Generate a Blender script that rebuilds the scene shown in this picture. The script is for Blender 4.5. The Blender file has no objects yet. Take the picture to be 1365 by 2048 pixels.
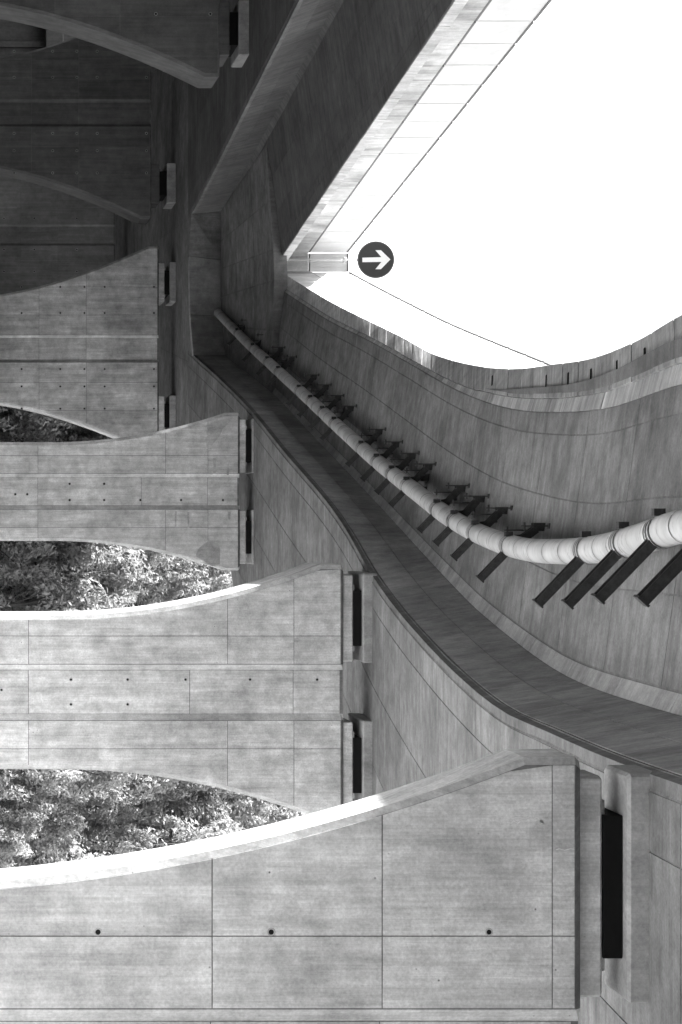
import bpy, math, random
from mathutils import Vector, Matrix
random.seed(7)
C = bpy.context.scene.collection
scene = bpy.context.scene

# ------------------------------------------------------------------ camera
# The photograph is a frame turned on its side: world "up" points to the
# right of the picture, so the camera is rolled a quarter turn.  A level view
# with a rising (shifted) lens keeps all the piers parallel.
F = 3400.0            # focal length in pixels of the 1365 x 2048 photograph
HOR = -100.0          # column of the photograph where the horizon lies
cam_data = bpy.data.cameras.new('camera')
cam = bpy.data.objects.new('camera', cam_data)
C.objects.link(cam)
cam_data.sensor_fit = 'VERTICAL'
cam_data.sensor_height = 36.0
cam_data.lens = 36.0 * F / 2048.0
cam_data.shift_x = (682.5 - HOR) / 2048.0
cam_data.clip_start = 0.1
cam_data.clip_end = 3000
cam.matrix_world = Matrix(((0, -1, 0, 0), (0, 0, -1, 0), (1, 0, 0, 0), (0, 0, 0, 1)))
scene.camera = cam

# ------------------------------------------------------------------ sky, sun, exposure
SUN_EL = math.radians(44)
SUN_AZ = math.radians(-76)      # compass style: 0 = +Y, 90 = +X ; sun stands to the left
world = bpy.data.worlds.new('World')
scene.world = world
world.use_nodes = True
wn = world.node_tree.nodes; wl = world.node_tree.links
wn.clear()
sky = wn.new('ShaderNodeTexSky'); sky.sky_type = 'NISHITA'; sky.sun_disc = False
sky.sun_elevation = SUN_EL; sky.sun_rotation = SUN_AZ
sky.dust_density = 3.0; sky.air_density = 1.0
bw = wn.new('ShaderNodeRGBToBW')
bg = wn.new('ShaderNodeBackground'); bg.inputs['Strength'].default_value = 0.13
wo = wn.new('ShaderNodeOutputWorld')
wl.new(sky.outputs[0], bw.inputs[0]); wl.new(bw.outputs[0], bg.inputs['Color']); wl.new(bg.outputs[0], wo.inputs['Surface'])

sun_data = bpy.data.lights.new('sun', 'SUN'); sun_data.energy = 4.0; sun_data.angle = math.radians(0.6)
sun = bpy.data.objects.new('sun', sun_data); C.objects.link(sun)
sdir = Vector((math.sin(SUN_AZ) * math.cos(SUN_EL), math.cos(SUN_AZ) * math.cos(SUN_EL), math.sin(SUN_EL)))
sun.rotation_euler = sdir.to_track_quat('Z', 'Y').to_euler()

scene.view_settings.view_transform = 'Standard'
scene.view_settings.look = 'None'
scene.view_settings.gamma = 1.0
scene.view_settings.use_curve_mapping = False
scene.view_settings.exposure = 2.55
scene.cycles.max_bounces = 8
scene.cycles.diffuse_bounces = 4

# ------------------------------------------------------------------ helpers
def thing(name, label, cat, loc=(0, 0, 0), group=None):
    o = bpy.data.objects.new(name, None); C.objects.link(o)
    o.location = loc; o.empty_display_size = 0.3
    tag(o, label, cat, group)
    return o

def tag(o, label=None, cat=None, group=None, kind=None):
    if label: o['label'] = label
    if cat: o['category'] = cat
    if group: o['group'] = group
    if kind: o['kind'] = kind
    return o

def mesh_obj(name, verts, faces, mat, parent=None, uvs=None, smooth=False):
    me = bpy.data.meshes.new(name)
    root = parent
    while root is not None and root.parent is not None: root = root.parent
    if root is not None and root.type == 'EMPTY':
        l = root.location
        verts = [(v[0] - l[0], v[1] - l[1], v[2] - l[2]) for v in verts]
    me.from_pydata([tuple(v) for v in verts], [], faces)
    if uvs is not None:
        ul = me.uv_layers.new(name='UVMap')
        for lp in me.loops:
            ul.data[lp.index].uv = uvs[lp.vertex_index]
    if smooth:
        for p in me.polygons: p.use_smooth = True
    me.materials.append(mat)
    me.update()
    o = bpy.data.objects.new(name, me); C.objects.link(o)
    if parent is not None: o.parent = parent
    return o

BOXF = [(0, 3, 2, 1), (4, 5, 6, 7), (0, 1, 5, 4), (1, 2, 6, 5), (2, 3, 7, 6), (3, 0, 4, 7)]
def box(name, x0, x1, y0, y1, z0, z1, mat, parent=None, b=0.0):
    if b <= 0:
        v = [(x0, y0, z0), (x1, y0, z0), (x1, y1, z0), (x0, y1, z0), (x0, y0, z1), (x1, y0, z1), (x1, y1, z1), (x0, y1, z1)]
        f = BOXF
    else:                                    # all edges bevelled
        v = []; f = []
        loops = [(z0, b), (z0 + b, 0), (z1 - b, 0), (z1, b)]
        for z, i in loops:
            xa, xb, ya, yb = x0 + i, x1 - i, y0 + i, y1 - i
            v += [(xa + b, ya, z), (xb - b, ya, z), (xb, ya + b, z), (xb, yb - b, z), (xb - b, yb, z), (xa + b, yb, z), (xa, yb - b, z), (xa, ya + b, z)]
        for k in range(3):
            for j in range(8):
                f.append((k * 8 + j, k * 8 + (j + 1) % 8, k * 8 + 8 + (j + 1) % 8, k * 8 + 8 + j))
        f.append(tuple(range(7, -1, -1))); f.append(tuple(range(24, 32)))
    uv = [(p[0] + p[1], p[2]) for p in v]
    return mesh_obj(name, v, f, mat, parent, uv)

def beam(name, a, c, w, h, mat, parent=None, up=(0, 0, 1), prof=None):
    """bar from a to c; prof = list of (side, up) outline points, else w x h box"""
    a = Vector(a); c = Vector(c); d = (c - a).normalized()
    s = d.cross(Vector(up))
    if s.length < 1e-4: s = d.cross(Vector((0, 1, 0)))
    s.normalize(); u = s.cross(d)
    if prof is None: prof = [(-w / 2, -h / 2), (w / 2, -h / 2), (w / 2, h / 2), (-w / 2, h / 2)]
    n = len(prof)
    v = [a + s * p + u * q for p, q in prof] + [c + s * p + u * q for p, q in prof]
    f = [(i, (i + 1) % n, n + (i + 1) % n, n + i) for i in range(n)] + [tuple(range(n - 1, -1, -1)), tuple(range(n, 2 * n))]
    return mesh_obj(name, v, f, mat, parent, [(p[0] + p[1], p[2]) for p in v])

def iprof(w, h, t):
    a, b, c = w / 2, h / 2, t / 2
    return [(-a, -b), (a, -b), (a, -b + t), (c, -b + t), (c, b - t), (a, b - t), (a, b), (-a, b), (-a, b - t), (-c, b - t), (-c, -b + t), (-a, -b + t)]

def spline(xs, ys):
    n = len(xs); h = [xs[i + 1] - xs[i] for i in range(n - 1)]
    dl = [(ys[i + 1] - ys[i]) / h[i] for i in range(n - 1)]
    m = [0.0] * n
    for i in range(1, n - 1): m[i] = (dl[i - 1] * h[i] + dl[i] * h[i - 1]) / (h[i] + h[i - 1])
    m[0] = dl[0]; m[-1] = dl[-1]
    def e(x):
        i = 0
        while i < n - 2 and x > xs[i + 1]: i += 1
        if x < xs[0]: return ys[0] + m[0] * (x - xs[0])
        if x > xs[-1]: return ys[-1] + m[-1] * (x - xs[-1])
        t = (x - xs[i]) / h[i]
        return (2*t**3-3*t*t+1)*ys[i] + (t**3-2*t*t+t)*h[i]*m[i] + (3*t*t-2*t**3)*ys[i+1] + (t**3-t*t)*h[i]*m[i+1]
    return e

# ------------------------------------------------------------------ materials
def mat_new(name):
    m = bpy.data.materials.new(name); m.use_nodes = True
    nt = m.node_tree; n = nt.nodes; l = nt.links
    b = n['Principled BSDF']
    return m, n, l, b

def concrete(name, base, var=0.25, streak=0.35, su=5.0, sv=0.35, bump=0.25, rough=0.9, pores=0.5, blotch=0.35, rnd=0.10, drip=0.0, boards=0.0):
    m, n, l, b = mat_new(name)
    uv = n.new('ShaderNodeUVMap')
    geo = n.new('ShaderNodeNewGeometry')
    oi = n.new('ShaderNodeObjectInfo')
    def noise(src, scale, detail=4, rough=0.6):
        t = n.new('ShaderNodeTexNoise'); t.inputs['Scale'].default_value = scale
        t.inputs['Detail'].default_value = detail; t.inputs['Roughness'].default_value = rough
        l.new(src, t.inputs['Vector']); return t.outputs['Fac']
    def mapping(src, sc, loc=(0, 0, 0)):
        t = n.new('ShaderNodeMapping'); t.inputs['Scale'].default_value = sc; t.inputs['Location'].default_value = loc
        l.new(src, t.inputs['Vector']); return t.outputs[0]
    def math_(op, a, c, cl=False):
        t = n.new('ShaderNodeMath'); t.operation = op; t.use_clamp = cl
        for i, q in enumerate((a, c)):
            if isinstance(q, (int, float)): t.inputs[i].default_value = q
            else: l.new(q, t.inputs[i])
        return t.outputs[0]
    def centred(fac, amp, lo=0.3, hi=0.7):      # -> 1 +- amp
        r = n.new('ShaderNodeMapRange'); r.inputs['From Min'].default_value = lo; r.inputs['From Max'].default_value = hi
        r.inputs['To Min'].default_value = 1 - amp; r.inputs['To Max'].default_value = 1 + amp
        l.new(fac, r.inputs['Value']); return r.outputs[0]
    # every panel gets its own offset of the pattern
    off = n.new('ShaderNodeCombineXYZ')
    l.new(math_('MULTIPLY', oi.outputs['Random'], 37.0), off.inputs[0]); l.new(math_('MULTIPLY', oi.outputs['Random'], 91.0), off.inputs[1])
    add = n.new('ShaderNodeVectorMath'); add.operation = 'ADD'
    l.new(uv.outputs[0], add.inputs[0]); l.new(off.outputs[0], add.inputs[1])
    st1 = noise(mapping(add.outputs[0], (su, sv, 1)), 1.0, 6, 0.7)
    st2 = noise(mapping(add.outputs[0], (su * 5, sv * 2.2, 1)), 1.0, 5, 0.7)
    big = noise(geo.outputs['Position'], 0.45, 5, 0.65)
    mid = noise(geo.outputs['Position'], 2.6, 5, 0.7)
    fine = noise(geo.outputs['Position'], 28.0, 4, 0.7)
    val = math_('MULTIPLY', centred(st1, streak), centred(st2, streak * 0.55))
    val = math_('MULTIPLY', val, centred(big, blotch))
    val = math_('MULTIPLY', val, centred(mid, var * 0.8))
    val = math_('MULTIPLY', val, centred(fine, var * 0.55))
    val = math_('MULTIPLY', val, centred(oi.outputs['Random'], rnd, 0, 1))
    # blow holes: few dark specks
    vo = n.new('ShaderNodeTexVoronoi'); vo.inputs['Scale'].default_value = 7.0; l.new(geo.outputs['Position'], vo.inputs['Vector'])
    msk = n.new('ShaderNodeMapRange'); msk.inputs['From Min'].default_value = 0.03; msk.inputs['From Max'].default_value = 0.10
    msk.inputs['To Min'].default_value = 1 - pores; msk.inputs['To Max'].default_value = 1.0
    l.new(vo.outputs['Distance'], msk.inputs['Value'])
    gate = n.new('ShaderNodeMapRange'); gate.inputs['From Min'].default_value = 0.52; gate.inputs['From Max'].default_value = 0.6
    l.new(mid, gate.inputs['Value'])
    mixp = n.new('ShaderNodeMix'); l.new(gate.outputs[0], mixp.inputs[0]); mixp.inputs[2].default_value = 1.0; l.new(msk.outputs[0], mixp.inputs[3])
    val = math_('MULTIPLY', val, mixp.outputs[0])
    if boards > 0:     # imprint of the formwork boards: each board its own tone, fine dark line between
        sp = n.new('ShaderNodeSeparateXYZ'); l.new(uv.outputs[0], sp.inputs[0])
        bd = math_('DIVIDE', sp.outputs[0], 0.11)
        fl = math_('FLOOR', bd, 0); fr_ = math_('FRACT', bd, 0)
        wnz = n.new('ShaderNodeTexWhiteNoise'); wnz.noise_dimensions = '2D'
        cv = n.new('ShaderNodeCombineXYZ'); l.new(fl, cv.inputs[0]); l.new(math_('FLOOR', math_('MULTIPLY', sp.outputs[1], 0.45), 0), cv.inputs[1]); l.new(cv.outputs[0], wnz.inputs['Vector'])
        val = math_('MULTIPLY', val, centred(wnz.outputs['Value'], boards, 0, 1))
        e_ = math_('ABSOLUTE', math_('SUBTRACT', fr_, 0.5), 0)
        val = math_('MULTIPLY', val, centred(math_('GREATER_THAN', e_, 0.46), -boards * 0.8, -1, 1))
    if drip > 0:       # dark weather runs along v
        d1 = noise(mapping(add.outputs[0], (1.6, 0.10, 1)), 1.0, 4, 0.7)
        d2 = noise(geo.outputs['Position'], 0.22, 3, 0.6)
        r = n.new('ShaderNodeMapRange'); r.inputs['From Min'].default_value = 0.50; r.inputs['From Max'].default_value = 0.66
        r.inputs['To Min'].default_value = 1.0; r.inputs['To Max'].default_value = 1 - drip
        l.new(math_('MULTIPLY', math_('ADD', d1, d2), 0.52), r.inputs['Value'])
        val = math_('MULTIPLY', val, r.outputs[0])
    val = math_('MULTIPLY', val, base)
    val = math_('MINIMUM', val, 0.85)
    cmb = n.new('ShaderNodeCombineColor')
    for i in range(3): l.new(val, cmb.inputs[i])
    l.new(cmb.outputs[0], b.inputs['Base Color'])
    b.inputs['Roughness'].default_value = rough
    b.inputs['Specular IOR Level'].default_value = 0.25
    bp = n.new('ShaderNodeBump'); bp.inputs['Strength'].default_value = bump; bp.inputs['Distance'].default_value = 0.02
    hsum = math_('ADD', math_('MULTIPLY', st2, 0.7), math_('ADD', math_('MULTIPLY', fine, 0.4), math_('MULTIPLY', st1, 0.5)))
    l.new(hsum, bp.inputs['Height']); l.new(bp.outputs[0], b.inputs['Normal'])
    return m

def plain(name, base, rough=0.6, metal=0.0, nscale=8.0, amp=0.25, bump=0.1, spec=0.4, detail=5):
    m, n, l, b = mat_new(name)
    geo = n.new('ShaderNodeNewGeometry')
    t = n.new('ShaderNodeTexNoise'); t.inputs['Scale'].default_value = nscale; t.inputs['Detail'].default_value = detail; t.inputs['Roughness'].default_value = 0.7
    l.new(geo.outputs['Position'], t.inputs['Vector'])
    r = n.new('ShaderNodeMapRange'); r.inputs['From Min'].default_value = 0.3; r.inputs['From Max'].default_value = 0.7
    r.inputs['To Min'].default_value = base * (1 - amp); r.inputs['To Max'].default_value = base * (1 + amp)
    l.new(t.outputs['Fac'], r.inputs['Value'])
    cmb = n.new('ShaderNodeCombineColor')
    for i in range(3): l.new(r.outputs[0], cmb.inputs[i])
    l.new(cmb.outputs[0], b.inputs['Base Color'])
    b.inputs['Roughness'].default_value = rough; b.inputs['Metallic'].default_value = metal; b.inputs['Specular IOR Level'].default_value = spec
    if bump:
        bp = n.new('ShaderNodeBump'); bp.inputs['Strength'].default_value = bump; bp.inputs['Distance'].default_value = 0.01
        l.new(t.outputs['Fac'], bp.inputs['Height']); l.new(bp.outputs[0], b.inputs['Normal'])
    return m

M = {}
M['pier'] = concrete('pier_concrete', 0.52, boards=0.06, streak=0.22, su=4.0, sv=0.3, var=0.32, blotch=0.27, pores=0.85, rnd=0.07, bump=0.3, drip=0.22)
M['pier_shade'] = concrete('shaded_pier_concrete', 0.12, boards=0.07, streak=0.16, su=4.0, sv=0.22, var=0.2, blotch=0.22, pores=0.5, rnd=0.08, bump=0.2)  # pier concrete with the dark corner's shade put into its colour
M['pier_mid'] = concrete('dim_pier_concrete', 0.22, boards=0.07, streak=0.16, su=4.0, sv=0.22, var=0.2, blotch=0.22, pores=0.5, rnd=0.08, bump=0.2)  # pier concrete with part of the far shade put into its colour
M['deck_shade'] = concrete('shaded_deck_concrete', 0.13, boards=0.09, streak=0.22, su=5.0, sv=0.30, var=0.2, blotch=0.25, pores=0.3, rnd=0.10, bump=0.25)  # deck concrete darkened to carry the shade on the straight branch
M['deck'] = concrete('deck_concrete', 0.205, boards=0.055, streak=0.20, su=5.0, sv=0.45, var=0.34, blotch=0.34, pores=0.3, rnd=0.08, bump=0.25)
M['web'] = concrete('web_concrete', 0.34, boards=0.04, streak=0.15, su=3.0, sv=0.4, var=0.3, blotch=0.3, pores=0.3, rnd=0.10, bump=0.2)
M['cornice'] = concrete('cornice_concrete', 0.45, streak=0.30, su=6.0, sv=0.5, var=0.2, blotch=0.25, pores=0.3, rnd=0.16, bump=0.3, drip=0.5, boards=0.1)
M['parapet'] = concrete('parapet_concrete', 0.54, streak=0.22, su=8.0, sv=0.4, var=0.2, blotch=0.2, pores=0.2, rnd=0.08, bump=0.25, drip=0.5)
M['pale'] = plain('pale_panel', 0.58, rough=0.5, amp=0.12, nscale=1.3, bump=0.03, detail=7)
M['joint'] = concrete('joint_concrete', 0.17, streak=0.2, var=0.3, blotch=0.3, pores=0.2, rnd=0.0)
M['patch'] = concrete('patch_concrete', 0.37, streak=0.2, su=4, sv=.6, var=.3, blotch=.3, pores=.3, rnd=.05)
M['rubber'] = plain('black_rubber', 0.006, rough=0.8, amp=0.2, spec=0.2)
M['steel'] = plain('dark_steel', 0.035, rough=0.55, metal=0.0, amp=0.5, nscale=14, bump=0.2)
M['hole'] = plain('hole_black', 0.015, rough=0.9, amp=0.2, spec=0.1)
M['sign'] = plain('sign_dark', 0.032, rough=0.5, amp=0.08, bump=0)
M['white'] = plain('sign_white', 0.8, rough=0.5, amp=0.03, bump=0)
M['capdark'] = plain('cap_metal', 0.10, rough=0.5, amp=0.2)

# pipe cladding: pale paint scuffed dark
def pipe_mat():
    m, n, l, b = mat_new('pipe_paint')
    uv = n.new('ShaderNodeUVMap'); oi = n.new('ShaderNodeObjectInfo'); geo = n.new('ShaderNodeNewGeometry')
    mp = n.new('ShaderNodeMapping'); mp.inputs['Scale'].default_value = (7.0, 1.2, 1); l.new(uv.outputs[0], mp.inputs['Vector'])
    t = n.new('ShaderNodeTexNoise'); t.inputs['Scale'].default_value = 1.0; t.inputs['Detail'].default_value = 6; t.inputs['Roughness'].default_value = 0.75
    l.new(mp.outputs[0], t.inputs['Vector'])
    r = n.new('ShaderNodeValToRGB'); e = r.color_ramp.elements
    e[0].position = 0.33; e[0].color = (0.05, 0.05, 0.05, 1); e[1].position = 0.42; e[1].color = (0.55, 0.55, 0.55, 1)
    x = e.new(0.385); x.color = (0.3, 0.3, 0.3, 1); y = e.new(0.7); y.color = (0.66, 0.66, 0.66, 1)
    l.new(t.outputs['Fac'], r.inputs[0])
    b2 = n.new('ShaderNodeTexNoise'); b2.inputs['Scale'].default_value = 2.2; b2.inputs['Detail'].default_value = 5
    l.new(geo.outputs['Position'], b2.inputs['Vector'])
    mr = n.new('ShaderNodeMapRange'); mr.inputs['From Min'].default_value = .3; mr.inputs['From Max'].default_value = .7; mr.inputs['To Min'].default_value = .8; mr.inputs['To Max'].default_value = 1.1
    l.new(b2.outputs['Fac'], mr.inputs['Value'])
    mx = n.new('ShaderNodeMix'); mx.data_type = 'RGBA'; mx.blend_type = 'MULTIPLY'; mx.inputs[0].default_value = 1.0
    cc = n.new('ShaderNodeCombineColor')
    for i in range(3): l.new(mr.outputs[0], cc.inputs[i])
    l.new(r.outputs[0], mx.inputs[6]); l.new(cc.outputs[0], mx.inputs[7])
    l.new(mx.outputs[2], b.inputs['Base Color']); b.inputs['Roughness'].default_value = 0.6; b.inputs['Specular IOR Level'].default_value = 0.3
    return m
M['pipe'] = pipe_mat()

# ------------------------------------------------------------------ road alignments (X and Z against distance Y)
HW, HC1, HC2, HC3 = 1.6, 2.2, 2.28, 2.62
zsA = spline([-30, 6, 16.4, 41, 64, 84, 112, 160], [-1.0, 4.85, 6.75, 10.2, 11.45, 11.68, 11.75, 11.8])
def zsB(d): return ZB(d) if d < 80 else zsA(d)
ZB = lambda d: zsA(80) - (80 - d) * 0.024

def unproject(pts, zf, h, lo=5.0, hi=110.0):
    """picture points that are known to lie at height zf(d)+h -> (d, X)"""
    out = []
    for px, py in pts:
        a, c = lo, hi
        for _ in range(50):
            mdl = (a + c) / 2
            if (zf(mdl) + h) / mdl * F + HOR > px: a = mdl
            else: c = mdl
        out.append(((a + c) / 2, (py - 1024) * (a + c) / 2 / F))
    return sorted(out)

def alignment(pts, zf, h, ext):
    q = unproject(pts, zf, h) + ext
    q.sort()
    return spline([p[0] for p in q], [p[1] for p in q])

XS = alignment([(389,712),(440,758),(508,828),(565,899),(690,1055),(743,1148),(793,1218),(841,1274),(914,1349),(1015,1428),(1085,1459),(1225,1520)], zsA, 0,
               [(12, 2.15), (6, 1.3), (0, 0.1), (-20, -6.0), (95, -10.6), (125, -17.5), (160, -26)])
XW = alignment([(450,708),(543,780),(653,894),(900,1154),(954,1209),(1023,1267),(1138,1347),(1309,1410)], zsA, HW,
               [(16, 2.2), (12, 1.85), (6, 1.0), (0, -0.2), (-20, -6.3), (95, -10.8)])
XC1 = alignment([(600,604),(656,640),(734,679),(827,731),(914,780),(981,807),(1048,822),(1121,825),(1216,817),(1365,769)], zsA, HC1,
                [(18, -1.55), (12, -1.6), (6, -2.2), (0, -3.4), (-20, -10.0), (84, -12.7)])
XC3 = alignment([(600,567),(656,601),(726,637),(802,674),(869,710),(936,729),(992,738),(1048,738),(1104,731),(1194,716),(1289,677),(1365,632)], zsA, HC3,
                [(20, -2.75), (16, -2.45), (12, -2.5), (6, -3.2), (0, -4.6), (-20, -11.5), (84, -13.2)])
XC2 = lambda d: XC1(d) + (XC3(d) - XC1(d)) * (0.28 if d < 40 else 0.22)
def straight_line(pts, zf, h):
    q = unproject(pts, zf, h, 30, 110); n = len(q)
    mx = sum(p[0] for p in q) / n; my = sum(p[1] for p in q) / n
    k = sum((p[0] - mx) * (p[1] - my) for p in q) / sum((p[0] - mx) ** 2 for p in q)
    return lambda d: my + k * (d - mx)
XSB = straight_line([(382,427),(461,284),(597,0)], zsB, 0)
XWB = straight_line([(438,428),(533,290),(672,0)], zsB, HW)
XC2B = straight_line([(550,525),(660,387),(778,193),(901,4)], zsB, HC2)
XC3B = lambda d: XC2B(d) + 0.02
XTB = straight_line([(690,513),(1105,0)], zsB, 7.0)
XC1B = lambda d: XC2B(d) - 0.45
WA, WB = 7.0, 12.4      # soffit widths

def cur(xf, zf, h): return lambda d: Vector((xf(d), d, zf(d) + h))
S, W, C1, C2, C3 = cur(XS, zsA, 0), cur(XW, zsA, HW), cur(XC1, zsA, HC1), cur(XC2, zsA, HC2), cur(XC3, zsA, HC3)
SR = lambda d: S(d) + Vector((WA, 0, 0))
SB, WBc, C1B, C2B, C3B = cur(XSB, zsB, 0), cur(XWB, zsB, HW), cur(XC1B, zsB, HC1), cur(XC2B, zsB, HC2), cur(XC3B, zsB, HC3)
SBL = lambda d: SB(d) - Vector((WB, 0, 0))

def frange(a, b, st):
    n = max(1, round((b - a) / st)); return [a + (b - a) * i / n for i in range(n + 1)]

def sweep(name, curves, ds, mat, parent, closed=True, cap=True):
    """loft an outline (list of curve functions) along the road"""
    n = len(curves); v = []; uv = []; f = []
    for d in ds:
        ring = [c(d) for c in curves]
        acc = 0
        for i, p in enumerate(ring):
            if i: acc += (p - ring[i - 1]).length
            v.append(p); uv.append((d, acc))
    for k in range(len(ds) - 1):
        for i in range(n if closed else n - 1):
            j = (i + 1) % n
            f.append((k * n + i, k * n + j, (k + 1) * n + j, (k + 1) * n + i))
    if closed and cap:
        f.append(tuple(range(n))); f.append(tuple(range((len(ds) - 1) * n + n - 1, (len(ds) - 1) * n - 1, -1)))
    return mesh_obj(name, v, f, mat, parent, uv)

def panel(name, A, B, d0, d1, t0, t1, mat, parent, face, proud=0.012, gap=0.011, back=0.006, jit=0.0):
    """one cast panel on the ruled surface A(d)-B(d), standing a little proud of the joint behind it"""
    L = (A(d1) - A(d0)).length; Wd = max(0.05, (B(d0) - A(d0)).length * (t1 - t0))
    g = gap / max(L, 0.2) * (d1 - d0); tg = gap / Wd * (t1 - t0)
    d0 += g; d1 -= g; t0 += tg; t1 -= tg
    n = max(1, int(math.ceil((d1 - d0) / 1.2)))
    v = []; uv = []; f = []
    face = Vector(face)
    pr = proud + random.uniform(0, jit)
    for k in range(n + 1):
        d = d0 + (d1 - d0) * k / n
        a, b_ = A(d), B(d)
        p0 = a.lerp(b_, t0); p1 = a.lerp(b_, t1)
        tang = A(d + 0.1) - A(d - 0.1)
        nn = tang.cross(b_ - a).normalized()
        if nn.dot(face) < 0: nn = -nn
        w = (p1 - p0).length
        s0 = (b_ - a).length * t0
        v += [p0 + nn * pr, p1 + nn * pr, p1 - nn * back, p0 - nn * back]
        uv += [(d, s0), (d, s0 + w), (d, s0 + w), (d, s0)]
    for k in range(n):
        o = 4 * k
        for i in range(4):
            j = (i + 1) % 4
            f.append((o + i, o + j, o + 4 + j, o + 4 + i))
    f.append((3, 2, 1, 0)); f.append((4 * n, 4 * n + 1, 4 * n + 2, 4 * n + 3))
    return mesh_obj(name, v, f, mat, parent, uv)

def quilt(name, A, B, dbreaks, tbreaks, mat, parent, face, **kw):
    for i in range(len(dbreaks) - 1):
        for j in range(len(tbreaks) - 1):
            panel(name, A, B, dbreaks[i], dbreaks[i + 1], tbreaks[j], tbreaks[j + 1], mat, parent, face, **kw)

# ------------------------------------------------------------------ ground
def sstep(a, b, x):
    t = min(1, max(0, (x - a) / (b - a))); return t * t * (3 - 2 * t)
def ground_z(x, y):
    z = -1.7
    n = 0.25 * math.sin(x * 0.21 + 1.3) * math.cos(y * 0.17) + 0.15 * math.sin(x * 0.5 + y * 0.37)
    hill = max(0, y - 104 + 0.12 * x) * 0.62 * sstep(-26, -8, x - 0.1 * (y - 104))
    hill = min(hill, 34 + n * 3)
    bank = 3.4 * sstep(112, 128, y) * sstep(-24, -34, x) + 10.0 * sstep(141, 150, y) * sstep(-22, -30, x)
    edge = -35 + 40 * sstep(0, -70, y)
    left = 74 * sstep(edge, edge - 62, x) * sstep(330, 230, y)  # left flank added and raised to shut out sky light
    right = 13 * sstep(17, 40, x) * sstep(-75, -15, y) * sstep(95, 70, y)  # right bank added to bounce sun under the decks
    return z + n * (0.3 + sstep(20, 60, abs(x))) + max(hill, bank, right, left, 85 * sstep(-14, -110, y) * (1 - 0.45 * sstep(10, 90, x)))  # last term: unseen rise behind the camera, added to block the sky

def build_ground():
    xs = [-700, -400, -250, -180, -150, -130, -110] + frange(-90, 90, 3) + [110, 150, 250, 400, 700]
    ys = [-700, -400, -200, -140, -110, -95] + frange(-80, 200, 4) + [230, 300, 450, 700]
    v = [(x, y, ground_z(x, y)) for y in ys for x in xs]
    nx = len(xs)
    f = [(j * nx + i, j * nx + i + 1, (j + 1) * nx + i + 1, (j + 1) * nx + i) for j in range(len(ys) - 1) for i in range(nx - 1)]
    m = plain('dark_soil', 0.05, rough=0.95, amp=0.35, nscale=0.8, bump=0.3, spec=0.1, detail=8)
    # slope to the right paled to bounce light, dark wooded soil elsewhere
    nt = m.node_tree; nn = nt.nodes; ll = nt.links; bs = nn['Principled BSDF']
    old = bs.inputs['Base Color'].links[0].from_socket
    g = nn.new('ShaderNodeNewGeometry'); sx_ = nn.new('ShaderNodeSeparateXYZ'); ll.new(g.outputs['Position'], sx_.inputs[0])
    nz = nn.new('ShaderNodeTexNoise'); nz.inputs['Scale'].default_value = 0.25; nz.inputs['Detail'].default_value = 6; ll.new(g.outputs['Position'], nz.inputs['Vector'])
    ma = nn.new('ShaderNodeMath'); ma.operation = 'MULTIPLY_ADD'; ma.inputs[1].default_value = 9.0; ll.new(nz.outputs['Fac'], ma.inputs[0]); ll.new(sx_.outputs[0], ma.inputs[2])
    mr = nn.new('ShaderNodeMapRange'); mr.inputs['From Min'].default_value = 21.0; mr.inputs['From Max'].default_value = 23.0; ll.new(ma.outputs[0], mr.inputs['Value'])
    mx = nn.new('ShaderNodeMix'); mx.data_type = 'RGBA'; ll.new(mr.outputs[0], mx.inputs[0]); ll.new(old, mx.inputs[6]); mx.inputs[7].default_value = (0.26, 0.26, 0.26, 1)
    ll.new(mx.outputs[2], bs.inputs['Base Color'])
    o = mesh_obj('ground', v, f, m, None, [(p[0], p[1]) for p in v], smooth=True)
    o['kind'] = 'structure'
build_ground()
# unseen pale strip below the curved branch, added to bounce sunlight up
def build_bounce_strip():
    v = []; f = []
    ys = frange(10, 101, 2.5); n = 11
    for y in ys:
        c = 5.5 if y < 40 else 5.5 - (y - 40) * 0.02
        for i in range(n):
            x = c - 9.5 + 26 * i / (n - 1) + 0.5 * math.sin(y * 0.3 + i)
            v.append((x, y, ground_z(x, y) + 0.012 + 0.03))
    for k in range(len(ys) - 1):
        for i in range(n - 1): f.append((k * n + i, k * n + i + 1, k * n + n + i + 1, k * n + n + i))
    o = mesh_obj('bounce_strip', v, f, plain('pale_bounce', 0.6, rough=.95, amp=.25, nscale=3, bump=.4, spec=.1, detail=8), None, [(p[0], p[1]) for p in v])
    o['kind'] = 'structure'
build_bounce_strip()

# ------------------------------------------------------------------ viaduct bodies
def body(name, label, S_, W_, C1_, C2_, C3_, width, ds, sgn):
    """sgn=+1: visible (left) edge of viaduct; the other side is the mirror image about the box centre"""
    t = thing(name, label, 'viaduct', (0, 0, 0))
    def mir(c):
        def g(d):
            cx = S_(d).x + sgn * width / 2
            p = c(d); return Vector((2 * cx - p.x, p.y, p.z))
        return g
    top_in = lambda d: C3_(d) + Vector((sgn * 0.32, 0, 0))
    deck_in = lambda d: C3_(d) + Vector((sgn * 0.34, 0, -0.35))
    outline = [S_, W_, C1_, C2_, C3_, top_in, deck_in, mir(deck_in), mir(top_in), mir(C3_), mir(C2_), mir(C1_), mir(W_), mir(S_)]
    sweep('girder_body', outline, ds, M['joint'], t)
    return t, mir

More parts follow.
